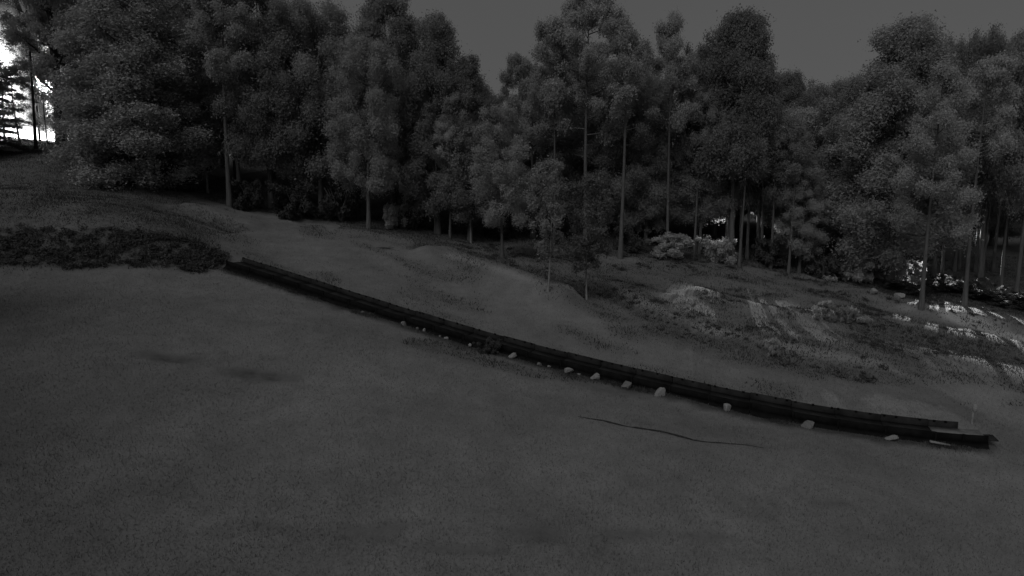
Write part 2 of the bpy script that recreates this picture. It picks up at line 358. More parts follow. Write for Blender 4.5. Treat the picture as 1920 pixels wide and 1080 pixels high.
# ---------------------------------------------------------------- leaves, trunks, trees
def leaf_quads(C, Nrm, size, name, mat, up=0.3, aspect=.6):
    k = len(C); r = np.random.default_rng(k)
    nrm = Nrm + r.normal(0, .55, C.shape) + np.array([0, 0, up]); nrm /= np.linalg.norm(nrm, axis=1)[:, None] + 1e-9
    a = np.cross(nrm, r.normal(0, 1, C.shape)); a /= np.linalg.norm(a, axis=1)[:, None] + 1e-9; b = np.cross(nrm, a)
    s = (size * r.uniform(.6, 1.4, k))[:, None]
    V = np.stack([C - a*s*.9 - b*s*aspect, C - a*s*.7 + b*s*aspect, C + a*s*1.1], 1).reshape(-1, 3)
    return np_mesh(name, V, np.arange(3 * k).reshape(-1, 3), mat)
def puffs(centres, radii, per, flat=.75, shell=.55):
    Cs, Ns = [], []
    for c, r_ in zip(centres, radii):
        k = max(8, int(per * r_ * r_)); d = rng.normal(0, 1, (k, 3)); d /= np.linalg.norm(d, axis=1)[:, None]
        rr = r_ * (shell + (1 - shell) * rng.random(k)) * (1 + .25 * np.sin(5 * d[:, 0] + 3 * d[:, 1] + c[2]))
        Cs.append(c + d * rr[:, None] * np.array([1, 1, flat])); Ns.append(d)
    return np.vstack(Cs), np.vstack(Ns)
def trunk_mesh(name, h, r0, mat, limbs, lean=.3, n_=9):
    mb = MB(); k = 9; zz = np.linspace(-.4, h, k); ph = rng.random() * 6
    pts_ = np.stack([lean * np.sin(zz / h * 2.3 + ph) - lean * math.sin(ph), lean * np.cos(zz / h * 1.7 + ph) - lean * math.cos(ph), zz], -1)
    rad = r0 * (1 - .86 * (np.clip(zz, 0, h) / h)); rad[0] *= 1.5; rad[1] *= 1.05
    mb.tube(pts_, rad, n_)
    ends = []
    for (z, L_, az, rise, rl) in limbs:
        b0 = np.array([np.interp(z, zz, pts_[:, 0]), np.interp(z, zz, pts_[:, 1]), z]); d = np.array([math.cos(az), math.sin(az), 0])
        q = [b0, b0 + d * L_ * .4 + [0, 0, rise * L_ * .25], b0 + d * L_ * .75 + [0, 0, rise * L_ * .7], b0 + d * L_ + [0, 0, rise * L_]]
        mb.tube(q, [rl, rl * .7, rl * .4, rl * .15], 5); ends.append(q)
    return mb.mesh(name, mat, True), ends

def make_broad(seed, h=20., w=5.5, low=.12, lf='leaf', bark='bark', dens=1., lobes=46, point=.0, r0=.28, top=1.0, leafsize=.095):
    global rng; rng = np.random.default_rng(seed)
    limbs = [(h * rng.uniform(max(low, .12), .8), w * rng.uniform(.4, .75), rng.random() * 6.28, rng.uniform(.3, .9), r0 * .35) for _ in range(16)]
    tm, _ = trunk_mesh('trunk', h * .95, r0, M[bark], limbs)
    cs, rs = [], []
    for i in range(lobes * 3):
        t = rng.random() ** .9; z = h * (low + (1 - low) * t)
        env = w * min(1.0, (1.35 * math.sin(math.pi * min(1, (t * .84 + .10))) ** .75)) * (1 - point * t)
        a = rng.random() * 6.28; rr = env * math.sqrt(rng.uniform(.1, 1)) * .9
        r_ = w * rng.uniform(.10, .27) * (1 - .4 * t)
        cs.append(np.array([math.cos(a) * rr, math.sin(a) * rr, min(z, h - r_ * .5)])); rs.append(r_)
    for i in range(9):
        cs.append(np.array([rng.normal(0, w * .22), rng.normal(0, w * .22), h * rng.uniform(.9, .985)])); rs.append(w * rng.uniform(.05, .12))
    C, N = puffs(cs, rs, 1000 * dens, .85, .15)
    C = C + rng.normal(0, .26 * w / 5, C.shape); k_ = len(C) // 5; j_ = rng.integers(0, len(C), k_); C = np.vstack([C, C[j_] + rng.normal(0, .22, (k_, 3))]); N = np.vstack([N, N[j_]])
    return tm, leaf_quads(C, N, leafsize, 'crown', M[lf]), h, w
def make_pine(seed, h=22., w=4.2, low=.5, lf='needle', r0=.24, bark='bark', n_b=26):
    global rng; rng = np.random.default_rng(seed)
    limbs = [(h * (low + (1 - low) * (i / n_b) ** .9 * .97), w * (1 - .62 * (i / n_b) ** 1.6) * rng.uniform(.65, 1.1), rng.random() * 6.28, rng.uniform(.1, .5), r0 * .26) for i in range(n_b)]
    dead = [(h * rng.uniform(.18, low), w * rng.uniform(.15, .35), rng.random() * 6.28, rng.uniform(-.1, .2), .03) for _ in range(8)]
    tm, ends = trunk_mesh('trunk', h * .98, r0, M[bark], limbs + dead, .35)
    cs, rs = [], []
    for q in ends[:n_b]:
        for f in (.4, .6, .8, 1.0):
            p = q[1] + (q[3] - q[1]) * f if f < 1 else q[3]
            cs.append(p + rng.normal(0, .35, 3)); rs.append(rng.uniform(.35, .85) * (w / 4.2))
    cs.append(np.array([0, 0, h - .5])); rs.append(.8)
    C, N = puffs(cs, rs, 1000, .6, .1); C = C + rng.normal(0, .24, C.shape)
    return tm, leaf_quads(C, N, .10, 'crown', M[lf], .2, .55), h, w
def make_spruce(seed, h=22., w=4.6, low=.06, lf='needle', r0=.28):
    global rng; rng = np.random.default_rng(seed)
    nb = 190; Cs, Ns, limbs = [], [], []
    for i in range(nb):
        t = (i + rng.random()) / nb; z = h * (low + (1 - low) * t); L_ = w * (1 - t) ** .72 * rng.uniform(.72, 1.08) + .25; az = i * 2.399 + rng.normal(0, .2)
        k = int(190 * L_ / 1.5) + 36; s = rng.random(k) ** .65 * L_; side = rng.normal(0, 1, k) * (.13 + .16 * (L_ - s) * .6 + .1)
        drop = -.12 * s ** 1.35 - np.abs(side) * .25 - rng.random(k) * .28 + .10 * t * s
        d = np.array([math.cos(az), math.sin(az)]); e = np.array([-d[1], d[0]])
        c = np.stack([d[0]*s + e[0]*side, d[1]*s + e[1]*side, z + drop], -1)
        Cs.append(c); Ns.append(np.tile([d[0] * .5, d[1] * .5, .7], (k, 1)))
        if i % 4 == 0 and t < .9: limbs.append((z, L_ * .8, az, -.15, .045))
    tm, _ = trunk_mesh('trunk', h, r0, M['bark'], limbs, .1)
    return tm, leaf_quads(np.vstack(Cs), np.vstack(Ns), .12, 'crown', M[lf], .4, .5), h, w
def make_shrub(seed, h=2.4, w=2.0, lf='leaf_pale', bark='bark', size=.09):
    global rng; rng = np.random.default_rng(seed)
    mb = MB()
    for i in range(7):
        a = rng.random() * 6.28; q = [np.array([0, 0, -.1]), np.array([math.cos(a)*w*.25, math.sin(a)*w*.25, h*.4]), np.array([math.cos(a)*w*.55, math.sin(a)*w*.55, h*.75])]
        mb.tube(q, [.05, .035, .012], 5)
    cs = [np.array([rng.normal(0, w*.45), rng.normal(0, w*.45), h*rng.uniform(.1, .85) ** 1.3]) for _ in range(34)]; rs = [w*rng.uniform(.08, .27) for _ in cs]
    C, N = puffs(cs, rs, 1800, .8, .3)
    C[:, 2] = np.maximum(C[:, 2], .02)
    return mb.mesh('stem', M[bark], True), leaf_quads(C, N, size, 'foliage', M[lf]), h, w
VAR = {
 'broad0': make_broad(1, low=.2), 'broad1': make_broad(2, w=6.2, low=.17, lobes=50), 'broad2': make_broad(3, w=4.6, low=.14, lobes=42), 'broad3': make_broad(4, w=5, low=.26, lobes=40, point=.3),
 'cone0': make_broad(5, w=4.8, low=.12, lobes=52, point=.62, dens=1.1), 'cone1': make_broad(6, w=5.4, low=.12, lobes=54, point=.55),
 'soft0': make_broad(7, w=6, low=.02, lobes=80, lf='needle_soft', point=.45, dens=.9, leafsize=.095),
 'dome': make_broad(10, w=5.6, low=.37, lobes=60, point=.5), 'high0': make_broad(8, w=5.5, low=.36, lobes=44), 'pine0': make_pine(11), 'pine1': make_pine(12, w=5, low=.45, n_b=32), 'pine2': make_pine(13, w=3.4, low=.55), 'pine3': make_pine(14, w=4, low=.3, n_b=34),
 'thick': make_pine(15, w=5, low=.22, n_b=44, r0=.62, bark='bark_dark'), 'sparse': make_broad(9, w=4.2, low=.12, lobes=26, dens=.35, r0=.12, leafsize=.11), 'dark_pine': make_pine(16, w=3.4, low=.52, r0=.14, bark='bark_dark'), 'spruce0': make_spruce(21), 'spruce1': make_spruce(22, w=3.8),
 'birch0': make_broad(31, h=12, w=2.4, low=.3, lf='leaf_young', bark='bark_pale', dens=.9, lobes=26, r0=.10, leafsize=.1),
 'birch1': make_broad(32, h=12, w=2.8, low=.25, lf='leaf_young', bark='bark_pale', dens=.9, lobes=30, r0=.10, leafsize=.1),
 'leafy0': make_broad(33, h=18, w=4.5, low=.22, lf='leaf_pale', dens=.8, lobes=36, r0=.2),
 'shrub0': make_shrub(41), 'shrub1': make_shrub(42, w=2.4), 'shrub_dark': make_shrub(43, lf='scrub'),
}
def plant(name, var, x, y, H_, W_, label, cat, group=None, rz=None, trunk_mat=None):
    tm, cm, h, w = VAR[var]
    e = empty(name, (x, y, gz(x, y)), rz if rz is not None else random.uniform(0, 6.28))
    e.scale = (W_ / w, W_ / w, H_ / h)
    a, b = ('stem', 'foliage') if name in ('shrub', 'hedge_shrub') else ('trunk', 'crown')
    link(a, tm, e); link(b, cm, e)
    prop(e, label, cat, group); return e
def in_beam(x, y):               # ground the right-hand floodlights shine across
    t = (70 - y) / 26.0
    if 0 < t < 1 and abs(x - (24.5 - 6 * t)) < 3 + 3.5 * t: return True
    t = (74 - y) / 29.0; c = 52 - 14 * t
    return -.03 < t < 1 and abs(x - c) < 4 + 4 * t
def tree(name, var, u, base, vtop, wpx, label, cat='tree', group='trees of the forest edge'):
    """base: photo row of the foot, or ('Y', distance) for feet hidden by other things"""
    if isinstance(base, tuple): Y = base[1]; x = (u - 960) / F * Y; 
    else: p = hit(u, base); x, Y = p[0], p[1]
    if isinstance(base, tuple):
        a, _ = ray(u, 300); x = a * Y
    if in_beam(x + 3, Y) and 'deep' in label or in_beam(x - 3, Y) and 'deep' in label: return
    if in_beam(x, Y) and Y > 54:
        if 'deep' in label or (cat == 'shrub' and 'pale shrub' not in label): return
        if var.startswith(('broad', 'cone', 'leafy')): var = 'high0'
    z0 = gz(x, Y); zt = P(u, vtop, Y)[2]
    return plant(name, var, x, Y, max(zt - z0, 1.2), wpx / F * Y, label, cat, group)

T = [
 ('pine_tree','pine2', 1395,('Y',58.5),215,36,'faint slim stem below the middle of the dome-shaped tree'),
 ('pine_tree','pine2', 1490,('Y',59),225,36,'faint slim stem at the back of the right terraces'),
 ('pine_tree','pine2', 1768,('Y',62),90,40,'faint stem in the dark between the two right-hand trunks'),
 ('pine_tree','pine0', 1862,('Y',60),100,40,'faint stem under the smooth rounded crown'),
 ('pine_tree','pine2', 1900,('Y',57),90,38,'faint stem close to the right frame edge'),
 ('pine_tree','pine0', 1308,('Y',60.5),120,40,'faint stem behind the gap between the two pale shrubs'),
 ('pine_tree','pine2', 1455,('Y',60),210,38,'faint thin stem right of the dome-shaped tree'),
 # left, around the lit yard
 ('pine_tree','dark_pine', 67,279,-160,60,'slender dark pine standing in front of the floodlit yard, second trunk from the left edge'),
 ('young_pine','dark_pine', 38,272,125,45,'thin young pine silhouetted against the glare at the left edge'),
 ('pine_tree','thick', 118,300,-180,75,'stout dark trunk just right of the bright glare at upper left'),
 ('spruce_tree','spruce1', -60,290,-60,100,'spruce at the left frame edge reaching its boughs over the glare'),
 ('spruce_tree','spruce1', 178,('Y',64),-60,62,'dark spruce directly behind the stout trunk beside the glare'),
 ('spruce_tree','soft0', 265,352,-30,150,'broad soft grey conifer with a smooth sloping right side, left of the twin tall trunks'),
 ('broadleaf_tree','sparse', 12,('Y',67.5),40,60,'thin-leaved tree against the glare at the very left edge'),
 ('broadleaf_tree','sparse', 92,('Y',69),70,42,'thin-leaved tree against the glare, between the slender pine and the stout trunk'),
 ('birch_tree','birch0', 390,362,150,50,'small pale-stemmed birch beside the broad soft conifer'),
 ('pine_tree','pine0', 431,388,-60,75,'tall pine whose long straight trunk shows bare, left of the dark leafy wood'),
 ('pine_tree','pine2', 447,('Y',60),-40,60,'second slimmer bare trunk close behind the tall straight pine'),
 ('broadleaf_tree','broad0', 505,('Y',60.5),-30,95,'dark leafy tree with its short stem at the lawn edge, right of the tall pines'),
 ('broadleaf_tree','broad1', 600,('Y',62),10,115,'wide dark leafy tree whose crown meets the small notch of sky'),
 ('broadleaf_tree','broad2', 340,('Y',66),-60,85,'dark tree rising between the soft conifer and the tall pine'),
 ('broadleaf_tree','broad0', 688,('Y',57),80,75,'leafy tree with one of two close stems above the end of the lawn'),
 ('broadleaf_tree','broad3', 735,('Y',62),-12,85,'tallest dark crown beside the left side of the wide sky gap'),
 ('broadleaf_tree','cone1', 820,('Y',60),36,85,'dark crown with a drooping tuft against the sky, left of the gap'),
 ('broadleaf_tree','cone0', 880,('Y',59.5),110,75,'shoulder tree stepping down to the lowest point of the sky gap'),
 ('pine_tree','pine3', 817,437,170,45,'slim forest-edge trunk, left one of the pair above the dark hollow'),
 ('pine_tree','pine0', 842,('Y',59),190,40,'slim forest-edge trunk, right one of the pair above the dark hollow'),
 ('birch_tree','birch1', 882,('Y',58.5),230,48,'slight pale stem standing behind the dark hollow of the ridge'),
 ('birch_tree','leafy0', 942,483,200,62,'young leafy tree standing beside the pale patch of grass'),
 ('pine_tree','pine1', 972,('Y',66),108,42,'small ragged pine top poking up in the wide sky gap'),
 ('broadleaf_tree','broad2', 1000,('Y',64),150,70,'lower dark leafy tree under the wide sky gap'),
 ('birch_tree','birch0', 1028,547,300,42,'young thin tree standing on the grassy ridge, left of two'),
 ('birch_tree','birch1', 1100,562,330,52,'young tree with pale low crown on the grassy ridge, right of two'),
 ('pine_tree','pine1', 1100,('Y',60),-25,88,'tallest open-crowned pine with sky showing through, centre of the photo'),
 ('pine_tree','pine0', 1040,('Y',61),62,50,'pine with a dark bare stem on the left flank of the tallest pine'),
 ('pine_tree','pine2', 1163,485,42,58,'straight pine whose trunk foot stands on open grass'),
 ('pine_tree','pine0', 1251,482,28,52,'narrow-headed pine with a long pale trunk rising from the pale shrubs'),
 ('broadleaf_tree','cone0', 1215,('Y',63),150,60,'dark tree filling the space between the two straight pines'),
 ('broadleaf_tree','dome', 1380,('Y',60),32,98,'large dome-shaped dark tree left of the right sky gap'),
 ('broadleaf_tree','broad2', 1318,('Y',62),78,52,'smaller crown leaning on the left side of the dome-shaped tree'),
 ('broadleaf_tree','broad3', 1468,('Y',75),140,60,'faint round tree at the left foot of the right sky gap'),
 ('broadleaf_tree','broad1', 1545,('Y',84),163,85,'distant low tree closing the bottom of the right sky gap'),
 ('broadleaf_tree','leafy0', 1500,('Y',66),200,90,'light-leaved tree in front of the right sky gap'),
 ('broadleaf_tree','broad1', 1602,('Y',64),150,85,'leafy tree below the left slope of the big right-hand tree'),
 ('broadleaf_tree','cone1', 1685,('Y',57),46,132,'big spreading tree with spiky top, right of the right sky gap'),
 ('pine_tree','pine3', 1727,581,130,66,'thick dark trunk at the lamplit bank, with light catching its foot'),
 ('pine_tree','pine2', 1808,575,110,55,'straight trunk just right of the thick lamplit one'),
 ('broadleaf_tree','broad2', 1785,('Y',60),66,52,'narrow dark crown between the big spreading tree and the rounded one'),
 ('broadleaf_tree','broad0', 1858,('Y',58),54,66,'tree with smooth rounded crown near the right edge'),
 ('broadleaf_tree','broad3', 1930,('Y',55),55,70,'dark tree cut off by the right frame edge'),
 ('broadleaf_tree','broad2', 1510,('Y',60),300,48,'low dark tree with a bent outline at the back of the right terraces'),
 ('pine_tree','pine2', 1372,('Y',62),200,50,'thin grey stem behind the second pale shrub'),
 ('broadleaf_tree','leafy0', 1650,('Y',58),270,70,'light-leaved tree glowing from behind beside the thick lamplit trunk'),
 ('broadleaf_tree','leafy0', 1770,('Y',60),200,75,'leafy tree with bright patches high between the two right-hand trunks'),
 ('broadleaf_tree','broad1', 1180,('Y',64),180,90,'broad dark crown behind the straight pine on open grass'),
 ('broadleaf_tree','broad0', 1310,('Y',64),200,80,'dark leafage behind the pale shrubs'),
 ('broadleaf_tree','broad0', 1430,('Y',63),220,80,'dark leafage right of the dome-shaped tree'),
]
for a in T: tree(*a)
for i, (x, y, h_) in enumerate([(21.9, 62.3, 18), (23.1, 61.6, 17), (24.1, 62.5, 18), (25.3, 61.8, 17), (46.7, 64.2, 18), (47.7, 64.9, 17), (48.8, 64.0, 18), (49.8, 64.8, 17), (50.9, 64.3, 18)]):
    plant('pine_tree', 'pine2', x, y, h_, 2.3, 'slim straight stem deep in the wood, seen only as a faint dark upright', 'tree', 'slim stems deep in the wood')
for (x, y, h_, lab) in [(-25, 1, 17, 'unseen tree added beside the camera to shade the lawn, nearest one'), (-28, 11, 17, 'unseen tree added beside the camera to shade the lawn, second'), (-33, 22, 16, 'unseen tree added at the left, beyond the frame, to shade the lawn'), (-20, -9, 18, 'unseen tree added behind the camera to shade the lawn')]:
    plant('broadleaf_tree', 'broad1', x, y, h_, 5.5, lab, 'tree', 'unseen shade trees beside the camera')  # unseen trees, added outside the frame to darken the left lawn
# rows further back: nothing of them but dark leafage between the front trees
rb = random.Random(3)
ux = -80
sky = [(-200,-150),(330,-60),(540,20),(700,20),(860,130),(940,185),(1010,160),(1060,60),(1180,90),(1300,120),(1420,110),(1470,190),(1600,200),(1680,100),(1950,100)]
for i, u in enumerate(range(160, 1990, 50)):
    vt = np.interp(u, [s[0] for s in sky], [s[1] for s in sky]) + rb.uniform(15, 50)
    Y = rb.uniform(69, 78)
    tree(rb.choice(['broadleaf_tree']), rb.choice(['broad0','broad1','broad2','cone1']), u + rb.uniform(-20, 20), ('Y', Y), vt, rb.uniform(70, 95),
         'dark leafy tree deep in the wood, seen only between the front trees', group='trees deep in the wood')
for i, u in enumerate(range(1080, 2080, 52)):
    tree('broadleaf_tree', rb.choice(['cone0','cone1']), u + rb.uniform(-15, 15), ('Y', 84 + rb.uniform(-3, 4)), 255 + rb.uniform(-30, 30), 62,
         'dark leafy tree deep in the wood, seen only between the front trees', group='trees deep in the wood')
# understorey bushes along the forest edge
US = [(1262,484,432,50,'shrub0','round pale shrub at the foot of the narrow-headed pine'),(1352,492,432,46,'shrub1','second pale shrub, right of the round one below the long trunk'),
      (742,428,368,34,'shrub1','soft pale bush glowing beside the two close stems'),(1437,497,438,40,'shrub_dark','dim bush right of the two pale shrubs'),
      (1690,535,480,45,'shrub0','pale lamplit bush left of the thick dark trunk'),(1600,530,470,48,'shrub1','pale leafy bush at the back of the right terraces'),
      (1545,522,470,40,'shrub_dark','dull bush at the back of the terraces, left of the pale leafy one'),(1180,470,420,34,'shrub_dark','dim bush behind the straight pine on open grass'),
      (1545,600,560,26,'shrub0','pale tuft of a bush on the middle terrace, left one'),(1590,604,566,24,'shrub1','pale tuft of a bush on the middle terrace, right one'),
      (1448,668,638,16,'shrub0','small pale bush shining on the lowest terrace'),(555,408,340,50,'shrub_dark','dark bush at the wood edge above the lawn'),
      (640,415,330,55,'shrub_dark','second dark bush at the wood edge, left of the close stems'),(780,430,360,40,'shrub_dark','dark bush right of the soft pale bush'),
      (930,446,385,45,'shrub_dark','dark bush behind the young leafy tree'),(1030,448,395,40,'shrub_dark','dark bush behind the young ridge trees, left one'),
      (1100,458,400,40,'shrub_dark','dark bush behind the young ridge trees, right one'),(470,392,330,42,'shrub_dark','dark bush beside the second bare trunk'),
      
      (330,355,300,45,'shrub_dark','dark bush under the right side of the soft conifer'),(215,325,285,25,'shrub_dark','dark bush under the left side of the soft conifer')]
low_bush = [('leftmost of the low dark bushes behind the lamplit bank', 1700, 56), ('low dark bush just left of the straight right-hand trunk', 1768, 57), ('low dark bush just right of the straight right-hand trunk', 1835, 56.5),
            ('low dark bush third from the right edge behind the lamplit bank', 1872, 54.5), ('low dark bush second from the right edge behind the lamplit bank', 1915, 54.5), ('low dark bush cut off by the right frame edge', 1950, 53), ('low dark bush behind the foot of the thick lamplit trunk', 1735, 57.5), ('wide low bush farther back between the right-hand trunks', 1800, 59)]
for lab, u, Y in low_bush:
    x = (u - 960) / F * Y; plant('shrub', 'shrub_dark', x, Y, 1.3, 2.2, lab, 'shrub', 'bushes along the wood edge')
for (u, v, vt, w_, var, lab) in US:
    tree('shrub', var, u, v, vt, w_, lab, 'shrub', 'bushes along the wood edge')

# ---------------------------------------------------------------- ground cover
rng = np.random.default_rng(99)
def blades(X, Y, hgt, wid, name, mat, spread=.05):
    k = len(X); Z = gzv(X, Y); a = rng.random(k) * 6.28; ln = rng.normal(0, .45, (k, 2)) * hgt[:, None]
    dx = np.cos(a) * wid; dy = np.sin(a) * wid
    V = np.stack([np.stack([X - dx, Y - dy, Z - .02], -1), np.stack([X + dx, Y + dy, Z - .02], -1), np.stack([X + ln[:, 0], Y + ln[:, 1], Z + hgt], -1)], 1).reshape(-1, 3)
    return np_mesh(name, V, np.arange(3 * k).reshape(-1, 3), mat)
k = 330000; Y = 12 + 50 * rng.random(k) ** 1.25; X = (rng.random(k) * 2 - 1) * (Y * .92 + 2)
rv = interp(X, Y, np.maximum(rough, gravel_lamplight)); so = interp(X, Y, soil_shade); keep = (rv < .35) & (so < .3)
X, Y = X[keep], Y[keep]; hh = .035 + .065 * rng.random(len(X)) * (0.6 + vnoise(X, Y, 1.3, 31))
M['blade'] = material('grass_blade', .15, .26, .35, .9, island=.45, spec=.1, trans=.2)
M['dry'] = material('heath_blade', .055, .13, .5, .9, island=.5, spec=.1, trans=.2)
prop(link('grass', blades(X, Y, hh, np.full(len(X), .012), 'grass', M['blade'])), 'short mown grass of the open slope', 'grass', kind='stuff')
k = 700000; Y = 30 + 40 * rng.random(k); X = (rng.random(k) * 2 - 1) * (Y * .95 + 2)
rv = interp(X, Y, rough); keep = rng.random(k) < rv * .9 - .1; X, Y = X[keep][:200000], Y[keep][:200000]
hh = .05 + .22 * rng.random(len(X)) * vnoise(X, Y, 1.1, 33)
prop(link('heath', blades(X, Y, hh, .015 + .02 * rng.random(len(X)), 'heath', M['dry'])), 'rough dark heath on the banks and terraces', 'heath', kind='stuff')
# low scrub on the left bank face: leaf clumps
k = 6000; X = -45 + 30 * rng.random(k); Y = 34 + 9 * rng.random(k); keep = interp(X, Y, left_bank) > .5; X, Y = X[keep], Y[keep]
X, Y = X[:700], Y[:700]
cs = np.stack([X, Y, gzv(X, Y) + .1], -1); C, N = puffs(list(cs), list(.15 + .38 * vnoise(X, Y, 2.2, 12)), 420, .7, .3)
prop(link('scrub', leaf_quads(C, N, .07, 'scrub', M['scrub'])), 'dark tangled scrub covering the steep bank at the left', 'scrub', kind='stuff')
# weeds: forest floor clumps along the terraces
k = 9000; X = -5 + 48 * rng.random(k); Y = 32 + 28 * rng.random(k); keep = (interp(X, Y, rough) > .6) & (Y < np.interp(X, tl[:, 0], tl[:, 1]) + 3); X, Y = X[keep][:900], Y[keep][:900]
cs = np.stack([X, Y, gzv(X, Y) + .02], -1); C, N = puffs(list(cs), list(.10 + .22 * vnoise(X, Y, 1.5, 14)), 700, .6, .3)
prop(link('weeds', leaf_quads(C, N, .06, 'weeds', M['scrub'])), 'low dark weeds on the terrace faces of the right bank', 'weeds', kind='stuff')

# ---------------------------------------------------------------- the long chute
axis_px = [(424,505),(500,527),(600,562),(700,593),(800,623),(900,653),(1000,682),(1100,706),(1200,730),(1300,752),(1400,775),(1500,795),(1600,812),(1700,826),(1790,837),(1852,842)]
foot = np.array([hit(u, v - 3) for u, v in axis_px])          # near edge of the chute on the ground
seg = np.concatenate([[0], np.cumsum(np.linalg.norm(np.diff(foot[:, :2], axis=0), axis=1))]); LEN = seg[-1]
co = [np.polyfit(seg / LEN, foot[:, i], 3) for i in range(2)]
def near_pt(s): s = s / LEN; return np.array([np.polyval(co[0], s), np.polyval(co[1], s)])
def frame(s):
    d = near_pt(s + .3) - near_pt(s - .3); d /= np.linalg.norm(d); nrm = np.array([-d[1], d[0]]);   # away from the camera
    if nrm[1] < 0: nrm = -nrm
    return d, nrm
ss = np.linspace(0, LEN, 60)
zraw = np.array([max(gz(*near_pt(s)), gz(*(near_pt(s) + frame(s)[1] * 1.2)) - .12) for s in ss]); zc = np.polyfit(ss / LEN, zraw, 6)
def bed(s): return float(np.polyval(zc, s / LEN))
CW, SH = 1.4, .44
def strip(mb, s0, s1, o0, o1, z0, z1, k=3, drop=0.0):
    """solid between offsets o0..o1 across and heights z0..z1 over the bed, from s0 to s1 along"""
    V = []
    for s in np.linspace(s0, s1, k):
        d, nr = frame(s); p = near_pt(s); b = bed(s)
        for (o, z) in ((o0, z0), (o1, z0), (o1, z1), (o0, z1)): q = p + nr * o; V.append([q[0], q[1], b + z])
    Q = []
    for i in range(k - 1):
        a = i * 4; c = a + 4; Q += [[a + j, a + (j+1) % 4, c + (j+1) % 4, c + j] for j in range(4)]
    Q += [[3, 2, 1, 0], [(k-1)*4 + j for j in range(4)]]
    mb.add(np.array(V), Q)
p0 = near_pt(0); ch = empty('sledge_chute', (p0[0], p0[1], bed(0)))
prop(ch, 'long dark low chute with side boards running down across the grass slope', 'chute')
def part(name, mb, mat, parent=ch, label=None, smooth=False):
    me_ = mb.mesh(name, mat, smooth); o = link(name, me_, parent); o.matrix_parent_inverse.identity()
    me_.transform(__import__('mathutils').Matrix.Translation(-parent.location) if parent.parent is None else __import__('mathutils').Matrix.Translation(-parent.parent.location))
    if label: o['label'] = label
    return o
NP = 22; PL = LEN / NP
for i in range(NP):
    s0, s1 = i * PL + .012, (i + 1) * PL - .012
    last = i == NP - 1; jz = rng.uniform(-.028, .028)
    mb = MB(); e1 = s1; strip(mb, s0, e1, 0, .06, .0, SH + jz, 4); part('near_side_board', mb, M['rubber'])
    mb = MB(); strip(mb, s0, s1 - (.75 if last else 0), CW - .06, CW, .03, SH + .13 + jz, 4); part('far_side_board', mb, M['mat'])
    mb = MB(); strip(mb, s0, s1, .062, CW - .062, .24, .27 + jz * .5, 4)
    if i >= NP - 1: part('floor_mat', mb, M['pale_board'], label='pale worn floor board at the lower end')
    else: part('floor_mat', mb, M['mat'])
for i in range(NP + 1):
    s = min(max(i * PL, .05), LEN - .9)
    mb = MB(); strip(mb, s - .04, s + .04, -.05, -.003, -.3, SH + .03, 2); part('post', mb, M['rubber'])
    mb = MB(); strip(mb, s - .04, s + .04, CW + .003, CW + .05, -.3, SH + .10, 2); part('post', mb, M['rubber'])
    mb = MB(); strip(mb, s - .03, s + .03, .065, CW - .065, .16, .236, 2); part('cross_beam', mb, M['steel'])
for i in range(int(LEN / .62)):                                 # small clips along the far rim
    s = .4 + i * .62 + rng.uniform(-.26, .26)
    if s > LEN - 1.2: break
    mb = MB(); strip(mb, s - .05, s + .05, CW - .09, CW - .0605, SH + .08, SH + .135 + rng.uniform(0, .03), 2); part('clip', mb, M['rubber'])
# rubber skirt hanging from the near board down to the turf
for i in range(NP):
    s0, s1 = i * PL + .02, (i + 1) * PL - .02
    V = []; kk = 9; mb = MB()
    for s in np.linspace(s0, s1, kk):
        d, nr = frame(s); p = near_pt(s); b = bed(s); jj = rng.uniform(-.03, .03)
        a = p - nr * .03; c = p - nr * (.30 + jj); g = gz(*c)
        V += [[a[0], a[1], b + .16], [c[0], c[1], g + .012], [c[0], c[1], g - .06], [a[0], a[1], b + .10]]
    Q = [[j*4 + m_, j*4 + (m_+1) % 4, j*4 + 4 + (m_+1) % 4, j*4 + 4 + m_] for j in range(kk-1) for m_ in range(4)]
    mb.add(np.array(V), Q); part('skirt', mb, M['rubber'])
# lower end: thin lip curling up, and a pale plank under the near board
mb = MB(); strip(mb, LEN - .02, LEN + .35, .0, CW * .55, .22, .26, 3); part('end_lip', mb, M['steel'])

k = 26000; sv = rng.random(k) * LEN; ov = -(.26 + np.abs(rng.normal(0, .22, k)))
tab = np.array([[*near_pt(q), *frame(q)[1]] for q in np.linspace(0, LEN, 200)]); qi = np.linspace(0, LEN, 200)
X = np.interp(sv, qi, tab[:, 0]) + np.interp(sv, qi, tab[:, 2]) * ov; Y = np.interp(sv, qi, tab[:, 1]) + np.interp(sv, qi, tab[:, 3]) * ov
tuft = vnoise(sv, sv * 0, .8, 81) * vnoise(sv, sv * 0 + 5, 3.0, 82); keep = rng.random(k) < .25 + 1.6 * tuft; X, Y, tuft = X[keep], Y[keep], tuft[keep]
prop(link('tall_grass', blades(X, Y, .04 + .28 * rng.random(len(X)) * tuft, .010 + .012 * rng.random(len(X)), 'tall_grass', M['dry'])), 'ragged unmown grass along the foot of the dark chute', 'grass', kind='stuff')
